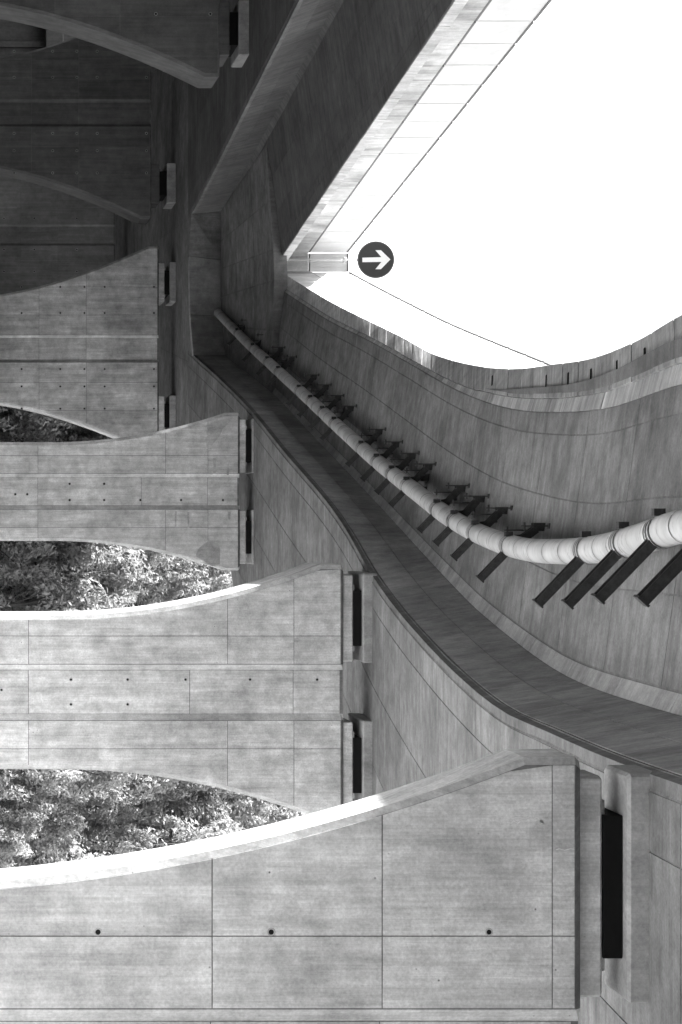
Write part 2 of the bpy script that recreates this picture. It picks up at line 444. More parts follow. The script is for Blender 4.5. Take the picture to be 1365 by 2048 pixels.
DS = frange(-20, 83.2, 1.4)
DSB = [-160, -100, -50] + DS
curved, mirA = body('curved_viaduct', 'curved concrete viaduct branch carrying the pale pipe, sweeping overhead from the nearest pier', S, W, C1, lambda d: C2(d) + Vector((.05, 0, .06)), lambda d: C3(d) + Vector((.10, 0, .02)), WA, DS, 1)
straight, mirB = body('straight_viaduct', 'dark straight concrete viaduct branch with bright white panels, in the upper corner', SB, WBc, C1B, C2B, C3B, WB, DSB, -1)

DOWN, LEFT, RIGHT = (0, 0, -1), (-1, 0, -0.3), (1, 0, -0.3)
# --- curved branch: soffit, bevel, web, haunch, cantilever, cornice
dA = frange(9, 83.2, 3.1)
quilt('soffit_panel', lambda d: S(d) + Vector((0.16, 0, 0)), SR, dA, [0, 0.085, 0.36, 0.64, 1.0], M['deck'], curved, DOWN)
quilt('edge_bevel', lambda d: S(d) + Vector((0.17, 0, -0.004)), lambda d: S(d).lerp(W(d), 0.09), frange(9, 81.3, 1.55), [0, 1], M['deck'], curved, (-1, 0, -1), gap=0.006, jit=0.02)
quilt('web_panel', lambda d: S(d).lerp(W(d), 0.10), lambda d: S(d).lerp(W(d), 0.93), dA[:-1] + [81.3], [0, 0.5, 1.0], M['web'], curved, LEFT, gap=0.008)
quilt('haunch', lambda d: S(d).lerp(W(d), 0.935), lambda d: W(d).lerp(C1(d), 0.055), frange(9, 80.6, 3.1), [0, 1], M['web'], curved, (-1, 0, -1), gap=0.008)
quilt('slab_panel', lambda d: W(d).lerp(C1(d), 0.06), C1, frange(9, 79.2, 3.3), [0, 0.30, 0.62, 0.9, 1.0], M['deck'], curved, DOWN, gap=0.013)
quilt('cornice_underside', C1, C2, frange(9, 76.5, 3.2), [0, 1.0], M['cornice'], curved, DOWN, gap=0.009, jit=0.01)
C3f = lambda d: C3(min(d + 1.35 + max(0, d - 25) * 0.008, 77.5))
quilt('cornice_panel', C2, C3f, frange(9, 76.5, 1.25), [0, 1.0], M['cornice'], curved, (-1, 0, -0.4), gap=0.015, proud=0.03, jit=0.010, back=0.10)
for px, py in ((994,772),(1103,775),(1147,769),(1193,761),(1246,741),(1302,716)):
    (d, x), = unproject([(px, py)], zsA, HC2 + .22, 16, 60)
    a, b_ = C2(d - .65).lerp(C3f(d - .65), .3), C2(d - .65).lerp(C3f(d - .65), .8)
    o = Vector((-.02, 0, -.035))
    beam('drain_slot', a + o, a.lerp(b_, .75) + o, .022, .03, M['hole'], curved, up=(0, 1, 0))
# --- straight branch
dB = frange(14, 83.2, 3.1)
quilt('soffit_panel', lambda d: SB(d) - Vector((0.16, 0, 0)), SBL, dB, [0, 0.07, 0.3, 0.53, 0.76, 1.0], M['deck_shade'], straight, DOWN)
quilt('edge_bevel', lambda d: SB(d) - Vector((0.17, 0, 0.004)), lambda d: SB(d).lerp(WBc(d), 0.09), frange(14, 82, 2.4), [0, 1], M['deck_shade'], straight, (1, 0, -1), gap=0.006, jit=0.012)
quilt('web_panel', lambda d: SB(d).lerp(WBc(d), 0.10), lambda d: SB(d).lerp(WBc(d), 0.93), frange(14, 82, 3.1), [0, 0.5, 1.0], M['deck_shade'], straight, RIGHT, gap=0.008)
quilt('haunch', lambda d: SB(d).lerp(WBc(d), 0.935), lambda d: WBc(d).lerp(C1B(d), 0.055), frange(14, 81, 3.1), [0, 1], M['deck_shade'], straight, (1, 0, -1), gap=0.008)
quilt('slab_panel', lambda d: WBc(d).lerp(C1B(d), 0.06), C1B, frange(14, 79.5, 3.3), [0, 0.36, 0.7, 0.93, 1.0], M['deck_shade'], straight, DOWN, gap=0.009)
quilt('cornice_underside', C1B, C2B, frange(14, 73.6, 3.2), [0, 1.0], M['deck_shade'], straight, DOWN, gap=0.009, jit=0.02)
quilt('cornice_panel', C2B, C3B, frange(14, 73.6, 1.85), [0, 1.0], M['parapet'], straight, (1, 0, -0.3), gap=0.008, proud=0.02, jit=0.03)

# ------------------------------------------------------------------ where the branches join
join = thing('viaduct_junction', 'joined viaduct deck where the two concrete branches meet behind the forked nose', 'viaduct', (0, 0, 0))
G = [SB(82.0), Vector((-12.45, 82.75, zsA(82.7))), Vector((-9.6, 82.5, zsA(82.5))), S(81.3)]
G = [p + Vector((0, 0, -0.006)) for p in G]
GT = [WBc(82.6), Vector((-12.3, 83.0, zsA(83) + HW)), Vector((-9.5, 82.8, zsA(82.8) + HW)), W(81.6)]
fill = G + [S(83.2) + Vector((0, 0, -0.006)), SB(83.2) + Vector((0, 0, -0.006))]
mesh_obj('nose_soffit', fill, [tuple(range(6))], M['deck'], join, [(p.y, p.x) for p in fill])
for i in range(3):
    a, b_ = G[i], G[i + 1]; c, d_ = GT[i + 1], GT[i]
    back = Vector((0, 0.5, 0)); s = Vector((b_.x - a.x, b_.y - a.y, 0)).normalized() * 0.012
    v = [a + s, b_ - s, c - s, d_ + s]; v += [p + back for p in v]
    mesh_obj('nose_web_panel', v, [(0, 1, 2, 3), (7, 6, 5, 4), (0, 4, 5, 1), (1, 5, 6, 2), (2, 6, 7, 3), (3, 7, 4, 0)], M['web'] if i else M['deck'], join, [(p.x, p.z) for p in v])
mesh_obj('nose_core', [p + Vector((0, 0.25, 0.0)) for p in G] + [p + Vector((0, 0.25, 0)) for p in GT], [(0, 1, 5, 4), (1, 2, 6, 5), (2, 3, 7, 6)], M['joint'], join, [(0, 0)] * 8)
# merged box behind the fork
mb = lambda c, off: (lambda d: c(d) + Vector(off))
sweep('girder_body', [mb(SBL, (0, 0, 0)), mb(SBL, (-0.3, 0, HW)), mb(SBL, (-4, 0, HC1)), mb(SBL, (-4.3, 0, HC3)), mb(SR, (4.3, 0, HC3)), mb(SR, (4, 0, HC1)), mb(SR, (0.3, 0, HW)), mb(SR, (0, 0, 0))],
      frange(83.2, 150, 3), M['joint'], join)
quilt('soffit_panel', SR, SBL, frange(83.2, 147, 3.2), [0, 0.12, 0.25, 0.38, 0.52, 0.68, 0.84, 1.0], M['deck'], join, DOWN)
# nose slab between the two webs (flat), with its front beam
def nose_slab():
    fr = []
    for px, py, h in ((534, 288, 1.46), (541, 400, 1.58), (547, 500, 1.72), (549, 560, 1.76), (547, 660, 1.70), (544, 785, 1.46)):
        (d, x), = unproject([(px, py)], zsA, h, 55, 100); fr.append(Vector((x, d, zsA(d) + h)))
    bk = [WBc(82.6), WBc(82.9).lerp(W(81.6), 0.2), WBc(82.9).lerp(W(82.4), 0.4), WBc(82.9).lerp(W(82.4), 0.6), WBc(82.9).lerp(W(81.9), 0.8), W(81.4)]
    for p in bk: p.z = zsA(82.5) + HW - 0.10
    n = len(fr)
    up = Vector((0, 0, 0.55))
    v = [p for p in bk] + [p for p in fr] + [p + up for p in bk] + [p + up for p in fr]
    f = []
    for i in range(n - 1):
        f += [(i, i + 1, n + i + 1, n + i), (2*n + i, 3*n + i, 3*n + i + 1, 2*n + i + 1), (n + i, n + i + 1, 3*n + i + 1, 3*n + i)]
    f += [(0, n, 3*n, 2*n), (n - 1, 3*n - 1, 4*n - 1, 2*n - 1)]
    mesh_obj('nose_slab', v, f, M['joint'], join, [(p.x, p.y) for p in v])
    # cast panels under it
    Lc = lambda t: sum_lerp(bk, t); Fc = lambda t: sum_lerp(fr, t)
    def sum_lerp(pts, t):
        q = t * (len(pts) - 1); i = min(int(q), len(pts) - 2); return pts[i].lerp(pts[i + 1], q - i)
    tb = [0, .2, .4, .6, .8, 1.0]; sb = [0, .34, .68, 1.0]
    for i in range(5):
        for j in range(3):
            q = []
            for t, s_ in ((tb[i] + .004, sb[j] + .003), (tb[i+1] - .004, sb[j] + .003), (tb[i+1] - .004, sb[j+1] - .003), (tb[i] + .004, sb[j+1] - .003)):
                q.append(Lc(t).lerp(Fc(t), s_) + Vector((0, 0, -0.014)))
            v = q + [p + Vector((0, 0, 0.02)) for p in q]
            mesh_obj('slab_panel', v, BOXF, M['deck'], join, [(p.y * 0.4, p.x) for p in v])
nose_slab()

# ------------------------------------------------------------------ parapet walls and noise barriers on top
HP0, HP1, HP2 = 2.3, 5.2, 7.0
XTA = lambda d: XC3(d) + 0.74
def wall_line(xf, zf, d0, d1, side, parent_conc, label_b):
    """low concrete parapet wall (parts of the viaduct) and the pale noise panels above (their own thing)"""
    A = lambda h: (lambda d: Vector((xf(d), d, zf(d) + h)))
    segs = frange(d0, d1, 1.85)
    for i in range(len(segs) - 1):
        a, b_ = segs[i] + 0.008, segs[i + 1] - 0.008
        th = Vector((side * 0.25, 0, 0))
        v = []
        for d in (a, b_):
            p0, p1 = A(HP0)(d), A(HP1 - 0.07)(d)
            v += [p0, p1, p1 + th, p0 + th]
        f = [(0, 1, 5, 4), (1, 2, 6, 5), (2, 3, 7, 6), (3, 0, 4, 7), (3, 2, 1, 0), (4, 5, 6, 7)]
        mesh_obj('parapet_wall', v, f, M['parapet'], parent_conc, [(p[1], p[2]) for p in v])
    y0 = segs[0]
    nb = thing('noise_barrier', label_b, 'barrier', (xf(y0), y0, zf(y0) + HP1), 'noise barriers on the viaduct')
    for i in range(len(segs) - 1):
        a, b_ = segs[i], segs[i + 1]
        for nm, q0, q1, h0, h1, off, th, mt in (('noise_panel', a + .03, b_ - .03, HP1 + .05, HP2 - .05, 0.06, 0.10, M['pale']),
                                             ('post', a - .05, a + .05, HP1 - .3, HP2 - .02, 0.165, 0.12, M['pale']),
                                             ('top_cap', a + .10, b_ - .10, HP2 - .05, HP2 + .02, 0.02, 0.16, M['capdark']),
                                             ('bottom_rail', a + .06, b_ - .06, HP1 - .03, HP1 + .035, 0.03, 0.14, M['capdark'])):
            v = []
            for d in (q0, q1):
                o0 = Vector((side * off, 0, 0)); o1 = Vector((side * (off + th), 0, 0))
                v += [A(h0)(d) + o0, A(h1)(d) + o0, A(h1)(d) + o1, A(h0)(d) + o1]
            ob = mesh_obj(nm, v, [(0, 1, 5, 4), (1, 2, 6, 5), (2, 3, 7, 6), (3, 0, 4, 7), (3, 2, 1, 0), (4, 5, 6, 7)], mt, last if nm == 'top_cap' else nb, [(p[1], p[2]) for p in v])
            if nm == 'noise_panel': last = ob
    return nb
wall_line(XTA, zsA, 12, 79.4, 1, curved, 'thin white noise barrier seen over the parapet of the pipe-carrying branch')
wall_line(XTB, zsB, 14, 79.8, -1, straight, 'long white noise barrier rising from the round sign to the top edge')
# short cross wall at the nose
xa, xb, yn, zn = XTB(79.8), XTA(79.4), 79.6, zsA(79.6)
box('parapet_wall', xa - .1, xb + .1, yn + .02, yn + .3, zn + HP0, zn + HP1 - .07, M['parapet'], join)
nb = thing('noise_barrier', 'short white cross barrier at the fork, just behind the round sign', 'barrier', ((xa + xb) / 2, yn, zn + HP1), 'noise barriers on the viaduct')
for k in range(4):
    w_ = (xb - xa) / 4
    box('noise_panel', xa + w_ * k + .004, xa + w_ * (k + 1) - .004, yn + .04, yn + .12, zn + HP1 + .03, zn + HP2 - .05, M['pale'], nb)
box('top_cap', xa + .02, xb - .02, yn, yn + .16, zn + HP2 - .045, zn + HP2 + .02, M['capdark'], nb)
box('bottom_rail', xa + .02, xb - .02, yn + .01, yn + .14, zn + HP1 - .04, zn + HP1 + .025, M['capdark'], nb)

# ------------------------------------------------------------------ piers
def half_width(depth, top, stem, L, ex):
    if depth <= 0.55: return top
    t = min(1, (depth - 0.55) / L); return stem + (top - stem) * (1 - t) ** ex

def pier(label, cx, y, ztop, top, stem, L, ex, T, bear, blen, gap_h, joints_z, centre_z, lines_x, holes=(), rec=0.60, soffit_gap=0.7, zbot=-2.4, mt=None, jg=0.008, ch=0.11):
    mt = mt or M['pier']
    p = thing('pier', label, 'pier', (cx, y, zbot + 0.6), 'piers under the viaduct')
    hw = lambda z: half_width(ztop - z, top, stem, L, ex)
    rd = 0.10
    zs_ = sorted(set([zbot] + frange(ztop - L - 0.6, ztop - 0.55, L / 22) + [ztop - 0.06, ztop] + frange(zbot, ztop - L - 0.6, 2)))
    v = []; uv = []; f = []
    for z in zs_:
        h = hw(z); i = 0.05 if z == ztop else 0
        ring = [(-h + ch + i, i), (-rec - .07, i), (-rec + .07, rd), (rec - .07, rd), (rec + .07, i), (h - ch - i, i), (h - i, ch * .45 + i), (h - i, T - ch - i), (h - ch - i, T - i), (-h + ch + i, T - i), (-h + i, T - ch - i), (-h + i, ch * .45 + i)]
        for a, b_ in ring:
            v.append((cx + a, y + b_, z)); uv.append((a + b_, z))
    n = 12
    for k in range(len(zs_) - 1):
        for i in range(n):
            j = (i + 1) % n
            f.append((k * n + i, k * n + j, (k + 1) * n + j, (k + 1) * n + i))
    f.append(tuple(range(n - 1, -1, -1))); f.append(tuple(range((len(zs_) - 1) * n, len(zs_) * n)))
    bo = mesh_obj('pier_body', v, f, mt, p, uv)
    bo.data.materials.append(M['joint'])
    for q in range((len(zs_) - 1) * n):
        if q % n in (0, 2, 4): bo.data.polygons[q].material_index = 1
    # cast panels on the front face
    def fpanel(xl, xr, z0, z1, y0):
        g = jg
        zz = frange(z0 + g, z1 - g, 0.45)
        vv = []; uu = []; ff = []
        for z in zz:
            h = hw(z) - ch - 0.004
            a = max(xl + g, -h); b_ = min(xr - g, h)
            if xl < -90: a = -h
            if xr > 90: b_ = h
            if b_ - a < 0.03:
                if a > 0: a = b_ - 0.03
                else: b_ = a + 0.03
            for xx, yy in ((a, y0 - .009), (b_, y0 - .009), (b_, y0 + .004), (a, y0 + .004)):
                vv.append((cx + xx, y + yy, z)); uu.append((xx, z))
        m_ = len(zz)
        for k in range(m_ - 1):
            for i in range(4):
                j = (i + 1) % 4
                ff.append((4 * k + i, 4 * k + j, 4 * k + 4 + j, 4 * k + 4 + i))
        ff.append((3, 2, 1, 0)); ff.append((4 * m_ - 4, 4 * m_ - 3, 4 * m_ - 2, 4 * m_ - 1))
        mesh_obj('concrete_panel', vv, ff, mt, p, uu)
    jz = [ztop - 0.07] + [ztop - q for q in joints_z] + [zbot]
    for k in range(len(jz) - 1):
        z1, z0 = jz[k], jz[k + 1]
        xs = [-99] + [-q for q in reversed(lines_x)] + [-rec - .08]
        mh = hw((z0 + z1) / 2) - ch
        xs = [q for q in xs if q == -99 or -q < mh - 0.12]
        for i in range(len(xs) - 1):
            fpanel(xs[i], xs[i + 1], z0, z1, 0)
            r0, r1 = -xs[i + 1], -xs[i]
            fpanel(r0, 99 if r1 == 99 else r1, z0, z1, 0)
    jz = [ztop - 0.07] + [ztop - q for q in centre_z] + [zbot]
    for k in range(len(jz) - 1): fpanel(-rec + .07, rec - .07, jz[k + 1], jz[k], rd)
    # tie holes
    for hx, hz, r in holes:
        y0 = rd if abs(hx) < rec - .07 else 0
        ring = []
        for rr, yy in ((r * 1.35, -.0093), (r * 1.25, -.0125), (r * 1.0, -.0125), (r * .85, -.0098)):
            ring += [(cx + hx + rr * math.cos(a * math.pi / 6), y + y0 + yy, ztop - hz + rr * math.sin(a * math.pi / 6)) for a in range(12)]
        ff = [(k * 12 + i, k * 12 + (i + 1) % 12, k * 12 + 12 + (i + 1) % 12, k * 12 + 12 + i) for k in range(3) for i in range(12)]
        o = mesh_obj('tie_hole', ring, ff, M['patch'], p, [(q[0], q[2]) for q in ring])
        pl = [Vector((hx + r * .87 * math.cos(a * math.pi / 6), 0, r * .87 * math.sin(a * math.pi / 6))) for a in range(12)]
        pl = [(cx + q.x, y + y0 - .0099, ztop - hz + q.z) for q in pl]
        mesh_obj('tie_hole_shade', pl, [tuple(range(12))], M['hole'], o)  # flat black disc stands in for the shade inside the hole
    # bearings: plinth on the pier, black pad, plinth under the girder
    for s in (-1, 1):
        bx0, bx1 = cx + s * bear - blen / 2, cx + s * bear + blen / 2
        sg = soffit_gap
        a = sg * 0.36; c = sg * 0.66
        box('bearing_plinth', bx0, bx1, y + .10, y + T - .10, ztop - .004, ztop + a, mt, p, b=0.025)
        box('bearing_pad', bx0 + .38, bx1 - .38, y + .10, y + T - .1, ztop + a + .004, ztop + c - .004, M['rubber'], p, b=0.006)
        box('bearing_plate', bx0 + .24, bx1 - .24, y + .16, y + T - .16, ztop + a + .003, ztop + a + .045, mt, p, b=0.008)
        box('upper_plinth', bx0 - .04, bx1 + .02, y - .02, y + T - .05, ztop + c, ztop + sg + .12, M['web'], p, b=0.03)
    return p

def holes_row(xs, zs, r=0.035): return [(x, z, r) for x in xs for z in zs]
P_J = [1.2, 2.8, 7.6]; P_C = [1.2, 3.7, 7.6]
pier('nearest concrete pier with broad curved head and a tall black bearing slot on top', 5.47, 16.4, 6.10, 3.1, 1.85, 6.4, 2.0, 0.66, 1.83, 2.15, .7, [0.29, 1.93, 3.57, 6.0], [1.93, 3.57, 6], [1.38], 
     [(-1.42, 0.9, .028), (-1.42, 3.0, .03), (-1.42, 4.67, .03)], soffit_gap=0.66, jg=0.006, ch=0.07)
pier('pale concrete pier second from the camera, with two rows of tie holes', 4.35, 41.0, 9.50, 3.08, 1.86, 6.3, 2.0, 1.7, 1.78, 2.1, .7, P_J, P_C, [1.36],
     holes_row([-0.3], [.62, 2.24, 3.8, 5.2, 6.57], .033) + holes_row([.3], [5.2, 6.57], .033) + [(-.05, 8.25, .03)], soffit_gap=0.70)
pier('pale concrete pier third from the camera, with dark repair patches near its head', -0.77, 64.0, 10.92, 2.97, 1.86, 6.5, 2.0, 1.7, 1.72, 2.0, .7, P_J, P_C, [1.36],
     holes_row([.32], [.62, 2.2, 3.73, 5.1, 6.4], .045) + holes_row([-.29], [5.1, 6.4], .045) + holes_row([.1], [8.0, 8.45], .045), soffit_gap=0.70)
def face_patch(par, name, pts, d, mat, proud):
    q = [((py - 1024) * d / F, d - proud, (px - HOR) * d / F) for px, py in pts]
    n = len(q); v = q + [(a, b_ + proud - .004, c) for a, b_, c in q]
    return mesh_obj(name, v, [tuple(range(n)), tuple(range(2 * n - 1, n - 1, -1))] + [(i, (i + 1) % n, n + (i + 1) % n, n + i) for i in range(n)], mat, par, [(a[0], a[2]) for a in v])
M['chalk'] = plain('chalk', 0.7, rough=.95, amp=.2, bump=0)
p1_, p3_ = [o for o in C.objects if o.name in ('pier', 'pier.002')]
for pts in ([(413,852),(428,843),(458,836),(461,843),(446,858),(440,872),(424,891),(414,890),(411,880),(418,866)],
            [(391,1112),(397,1098),(409,1087),(420,1083),(438,1088),(441,1101),(440,1128),(425,1133),(408,1122)],
            [(427,916),(432,916),(432,946),(427,946)], [(454,928),(458,928),(458,950),(454,950)], [(456,1023),(462,1023),(461,1039),(457,1039)],
            [(350,1022),(354,1022),(353,1053),(350,1053)], [(375,1024),(379,1024),(379,1056),(376,1056)]):
    face_patch(p3_, 'repair_patch', pts, 64.0, M['patch'], .016)
for pts in ([(1022,1637),(1034,1634),(1046,1636),(1057,1634)], [(1014,1644),(1022,1646),(1026,1641),(1034,1646),(1042,1641),(1048,1646)], [(1066,1638),(1072,1634),(1080,1637),(1084,1643),(1078,1646),(1088,1646)], [(1111,1699),(1118,1697),(1128,1700),(1140,1697),(1148,1698)]):
    ql = []
    q = [(a, b - .9) for a, b in pts] + [(a + .8, b + .9) for a, b in reversed(pts)]
    face_patch(p1_, 'chalk_mark', q, 16.4, M['chalk'], .0125)
FJ = [3.75, 6.2, 9.0]
wide = [(x, z, .05) for x in (-3.2, -1.85, 1.05, 1.95, 3.1) for z in (.25, 2.8, 3.85, 5.1, 7.1)]
pier('wide grey pier below the pipe-carrying branch, where the two branches join', -8.45, 88.0, 10.82, 5.3, 2.6, 10.0, 1.75, 1.9, 3.45, 2.0, .8, FJ, FJ, [1.75, 3.2], wide, rec=0.63, soffit_gap=0.86)
pier('wide dark pier beneath the straight branch, behind the topmost one', -20.65, 88.0, 10.43, 5.45, 2.55, 10.0, 1.75, 1.9, 3.62, 2.0, .8, FJ, FJ, [1.75, 3.2], wide, rec=0.63, soffit_gap=1.24, mt=M['pier_shade'])
pier('dark pier at the top edge beneath the straight branch, cut by the frame', -21.85, 64.0, 10.16, 5.45, 2.55, 10.0, 1.75, 1.9, 3.62, 2.0, .8, FJ, FJ, [1.75, 3.2], [(3.1, .35, .05), (3.1, 2.4, .05)], rec=0.63, soffit_gap=1.09, mt=M['pier_shade'])
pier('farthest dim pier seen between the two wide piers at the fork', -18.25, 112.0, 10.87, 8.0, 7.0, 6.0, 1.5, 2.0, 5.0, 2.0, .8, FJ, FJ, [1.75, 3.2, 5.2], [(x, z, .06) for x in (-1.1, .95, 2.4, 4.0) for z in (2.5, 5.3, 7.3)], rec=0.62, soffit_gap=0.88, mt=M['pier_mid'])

# ------------------------------------------------------------------ pipe
pipe_px = [(429,618),(470,660),(500,690),(560,745),(620,800),(690,865),(760,927),(830,982),(900,1035),(980,1077),(1060,1100),(1130,1103),(1210,1096),(1290,1076),(1365,1053)]
HPIPE = 1.30
XP = alignment(pipe_px, zsA, HPIPE, [(18, .15), (12, -.4), (6, -1.2)])
PC = cur(XP, zsA, HPIPE)
R = 0.205
pipe = thing('pipe', 'long pale banded pipe slung beneath the curved viaduct slab', 'pipe', tuple(PC(12)))
def tube(name, d0, d1, r, mat, par, n=20, step=0.3, cap=False):
    ds = frange(d0, d1, step); v = []; uv = []; f = []
    for d in ds:
        c = PC(d); t = (PC(d + .05) - PC(d - .05)).normalized()
        s = t.cross(Vector((0, 0, 1))).normalized(); u = s.cross(t)
        for i in range(n):
            a = 2 * math.pi * i / n
            v.append(c + s * r * math.cos(a) + u * r * math.sin(a)); uv.append((d, a * r))
    for k in range(len(ds) - 1):
        for i in range(n):
            j = (i + 1) % n; f.append((k * n + i, k * n + j, k * n + n + j, k * n + n + i))
    if cap: f.append(tuple(range(n))); f.append(tuple(range(len(v) - 1, len(v) - n - 1, -1)))
    return mesh_obj(name, v, f, mat, par, uv, smooth=(d1 - d0 > .3))

lower_px = [(454,682),(484,708),(512,722),(533,741),(573,775),(595,798),(618,821),(641,843),(693,895),(723,923),(752,955),(781,988),(841,1049),(876,1084),(911,1111),(958,1140),(1075,1193),(1150,1217),(1222,1222),(1325,1225)]
br_d = [q[0] for q in unproject([(a + (38 * min(1, (a + 100) / 900) if a < 900 else min(104, 40 + (a - 900) * .45)), b) for a, b in lower_px], zsA, HPIPE)]
br_d = sorted(br_d)
seg = sorted(set([12.0, 13.4, 14.8, 16.2, 17.6] + [round(x, 3) for x in br_d] + [82.2]))
full = []
for a, b_ in zip(seg[:-1], seg[1:]):
    n = max(1, round((b_ - a) / 1.3)); full += [a + (b_ - a) * i / n for i in range(n)]
full.append(seg[-1])
for a, b_ in zip(full[:-1], full[1:]):
    ps = tube('pipe_section', a, b_, R, M['pipe'], pipe)
    w_ = random.choice((.012, .014, .018, .024))
    tube('joint_band', a - w_, a + w_, R + .007, M['steel'], ps, step=.1)
for a in br_d:
    tube('clamp_band', a - .18, a - .12, R + .010, M['steel'], pipe, step=.1)
    tube('clamp_band', a + .09, a + .125, R + .008, M['steel'], pipe, step=.1)
    c = PC(a - .15)
    box('clamp_bolt', c.x - R - .07, c.x - R + .02, a - .19, a - .11, c.z - .16, c.z - .02, M['steel'], pipe)

# ------------------------------------------------------------------ pipe brackets
ORD = ['nearest', 'second nearest', 'third nearest', 'fourth nearest', 'fifth nearest', 'sixth nearest', 'seventh nearest', 'eighth nearest', 'ninth nearest', 'tenth nearest',
       'eleventh nearest', 'twelfth nearest', 'thirteenth nearest', 'fourteenth nearest', 'fifteenth nearest', 'sixteenth nearest', 'seventeenth nearest', 'eighteenth nearest', 'nineteenth nearest', 'twentieth nearest']
def slab_h(x, d):
    a, b_ = W(d), C1(d); t = (x - a.x) / (b_.x - a.x); return (a.lerp(b_, t)).z
for i, d in enumerate(br_d):
    c = PC(d)
    t = thing('pipe_bracket', 'dark steel bracket with slanting strut holding the pipe, %s along the pipe' % ORD[i], 'bracket', tuple(c), 'brackets along the pipe')
    k = max(0, min(1, (36 - d) / 12))
    La = 0.64 + 0.50 * k
    far = Vector((0, 0.08, 0))
    lo = c + Vector((La * .72, 0.1, -La * .66)); a0 = c + Vector((R * .72, .02, -R * .68)) * 0.9
    st = beam('strut', a0, lo, .13, .13, M['steel'], t, up=(0, 1, 0), prof=iprof(.13, .13, .02))
    dv = (lo - a0).normalized()
    beam('end_plate', lo, lo + dv * .03, .16, .16, M['steel'], st, up=(0, 1, 0))
    b0 = c + Vector((-R * (.70 - .5 * k), 0, R * .70)) * .9; b1 = c + Vector((-.46 + .38 * k, 0, .44))
    zt = slab_h(b1.x - .05, d)
    beam('upper_strut', b0, b1, .14, .14, M['steel'], t, up=(0, 1, 0), prof=iprof(.14, .14, .02))
    beam('hanger_plate', b1 + Vector((-.04, 0, -.06)), (b1.x - .04, d, zt + .01), .14, .16, M['steel'], t, up=(0, 1, 0), prof=iprof(.15, .16, .02))
    for s in (-.45, .5):
        x = b1.x - .10 * (1 - k) * (1 if s < 0 else -.4); z1 = slab_h(x, d + s) + .01
        rod = beam('threaded_rod', (x, d + s, c.z + .02), (x, d + s, z1), .026, .026, M['steel'], t, up=(0, 1, 0))
        beam('rod_nut_bar', (x - .07, d + s, c.z + .08), (x + .07, d + s, c.z + .08), .04, .03, M['steel'], rod)
        beam('rod_plate', (x - .05, d + s, z1 - .035), (x + .05, d + s, z1 - .035), .1, .03, M['steel'], rod)
    beam('cradle', c + Vector((-.22 + .1 * k, .1, .06)), c + Vector((-.26 + .16 * k, .1, .42)), .05, .1, M['steel'], t, up=(0, 1, 0))
# paired clips beside three brackets
for n_, (px, py, lb) in enumerate(((578, 717, 'farthest'), (693, 822, 'middle'), (862, 958, 'nearest'))):
    (d, x), = unproject([(px, py)], zsA, 1.92, 20, 100)
    z = slab_h(x, d)
    t = thing('cable_box', '%s pair of small metal boxes under the slab beside the pipe' % lb, 'box', (x, d, z), 'small boxes beside the pipe')
    box('back_plate', x - .13, x + .55, d - .2, d + .2, z - .03, z + .05, M['steel'], t)
    box('metal_box', x - .10, x + .06, d - .15, d + .1, z - .22, z - .03, M['capdark'], t, b=.01)
    box('metal_box', x + .2, x + .42, d - .15, d + .1, z - .25, z - .03, M['steel'], t, b=.01)

# ------------------------------------------------------------------ round sign at the nose
sd = 79.2
sx, sz = (519.5 - 1024) * sd / F, (752 - HOR) * sd / F
sr = 37.0 * sd / F
sg = thing('road_sign', 'round dark sign with a white upward arrow on a thin post at the fork', 'sign', (sx, sd, zsA(sd) + HC3))
def disc(name, r, y0, y1, mat, n=48):
    v = [(sx + r * math.cos(2*math.pi*i/n), y, sz + r * math.sin(2*math.pi*i/n)) for y in (y0, y1) for i in range(n)]
    f = [tuple(range(n)), tuple(range(2*n - 1, n - 1, -1))] + [(i, n + i, n + (i + 1) % n, (i + 1) % n) for i in range(n)]
    mesh_obj(name, v, f, mat, sg)
disc('sign_disc', sr, sd - .02, sd + .01, M['sign'])
ring = []
for r in (sr * .985, sr * .94):
    ring += [(sx + r * math.cos(2*math.pi*i/48), sd - .023, sz + r * math.sin(2*math.pi*i/48)) for i in range(48)]
mesh_obj('sign_border', ring, [(i, (i+1) % 48, 48 + (i+1) % 48, 48 + i) for i in range(48)], M['capdark'], sg)
pxm = sd / F
ar = [(725, 515.5), (763, 514.5), (751, 500.5), (762, 500.5), (781, 519), (762, 538.5), (751, 538.5), (763, 524.0), (725, 524.5)]
av = [((py - 1024) * pxm, sd - .026, (px - HOR) * pxm) for px, py in ar]
n = len(av)
mesh_obj('arrow', av + [(a, b_ + .004, c) for a, b_, c in av], [tuple(range(n)), tuple(range(2*n - 1, n - 1, -1))] + [(i, (i + 1) % n, n + (i + 1) % n, n + i) for i in range(n)], M['white'], sg)
beam('post', (sx, sd + .05, zsA(sd) + HC3 - .4), (sx, sd + .05, sz + sr * .6), .09, .09, M['pale'], sg, up=(0, 1, 0), prof=[(.045*math.cos(a*math.pi/5), .045*math.sin(a*math.pi/5)) for a in range(10)])
for zz in (zsA(sd) + HP1 + .0, zsA(sd) + HP2 - .22):
    box('post_clamp', sx - .12, sx + .12, sd - .01, sd + .3, zz - .06, zz + .06, M['pale'], sg, b=.015)

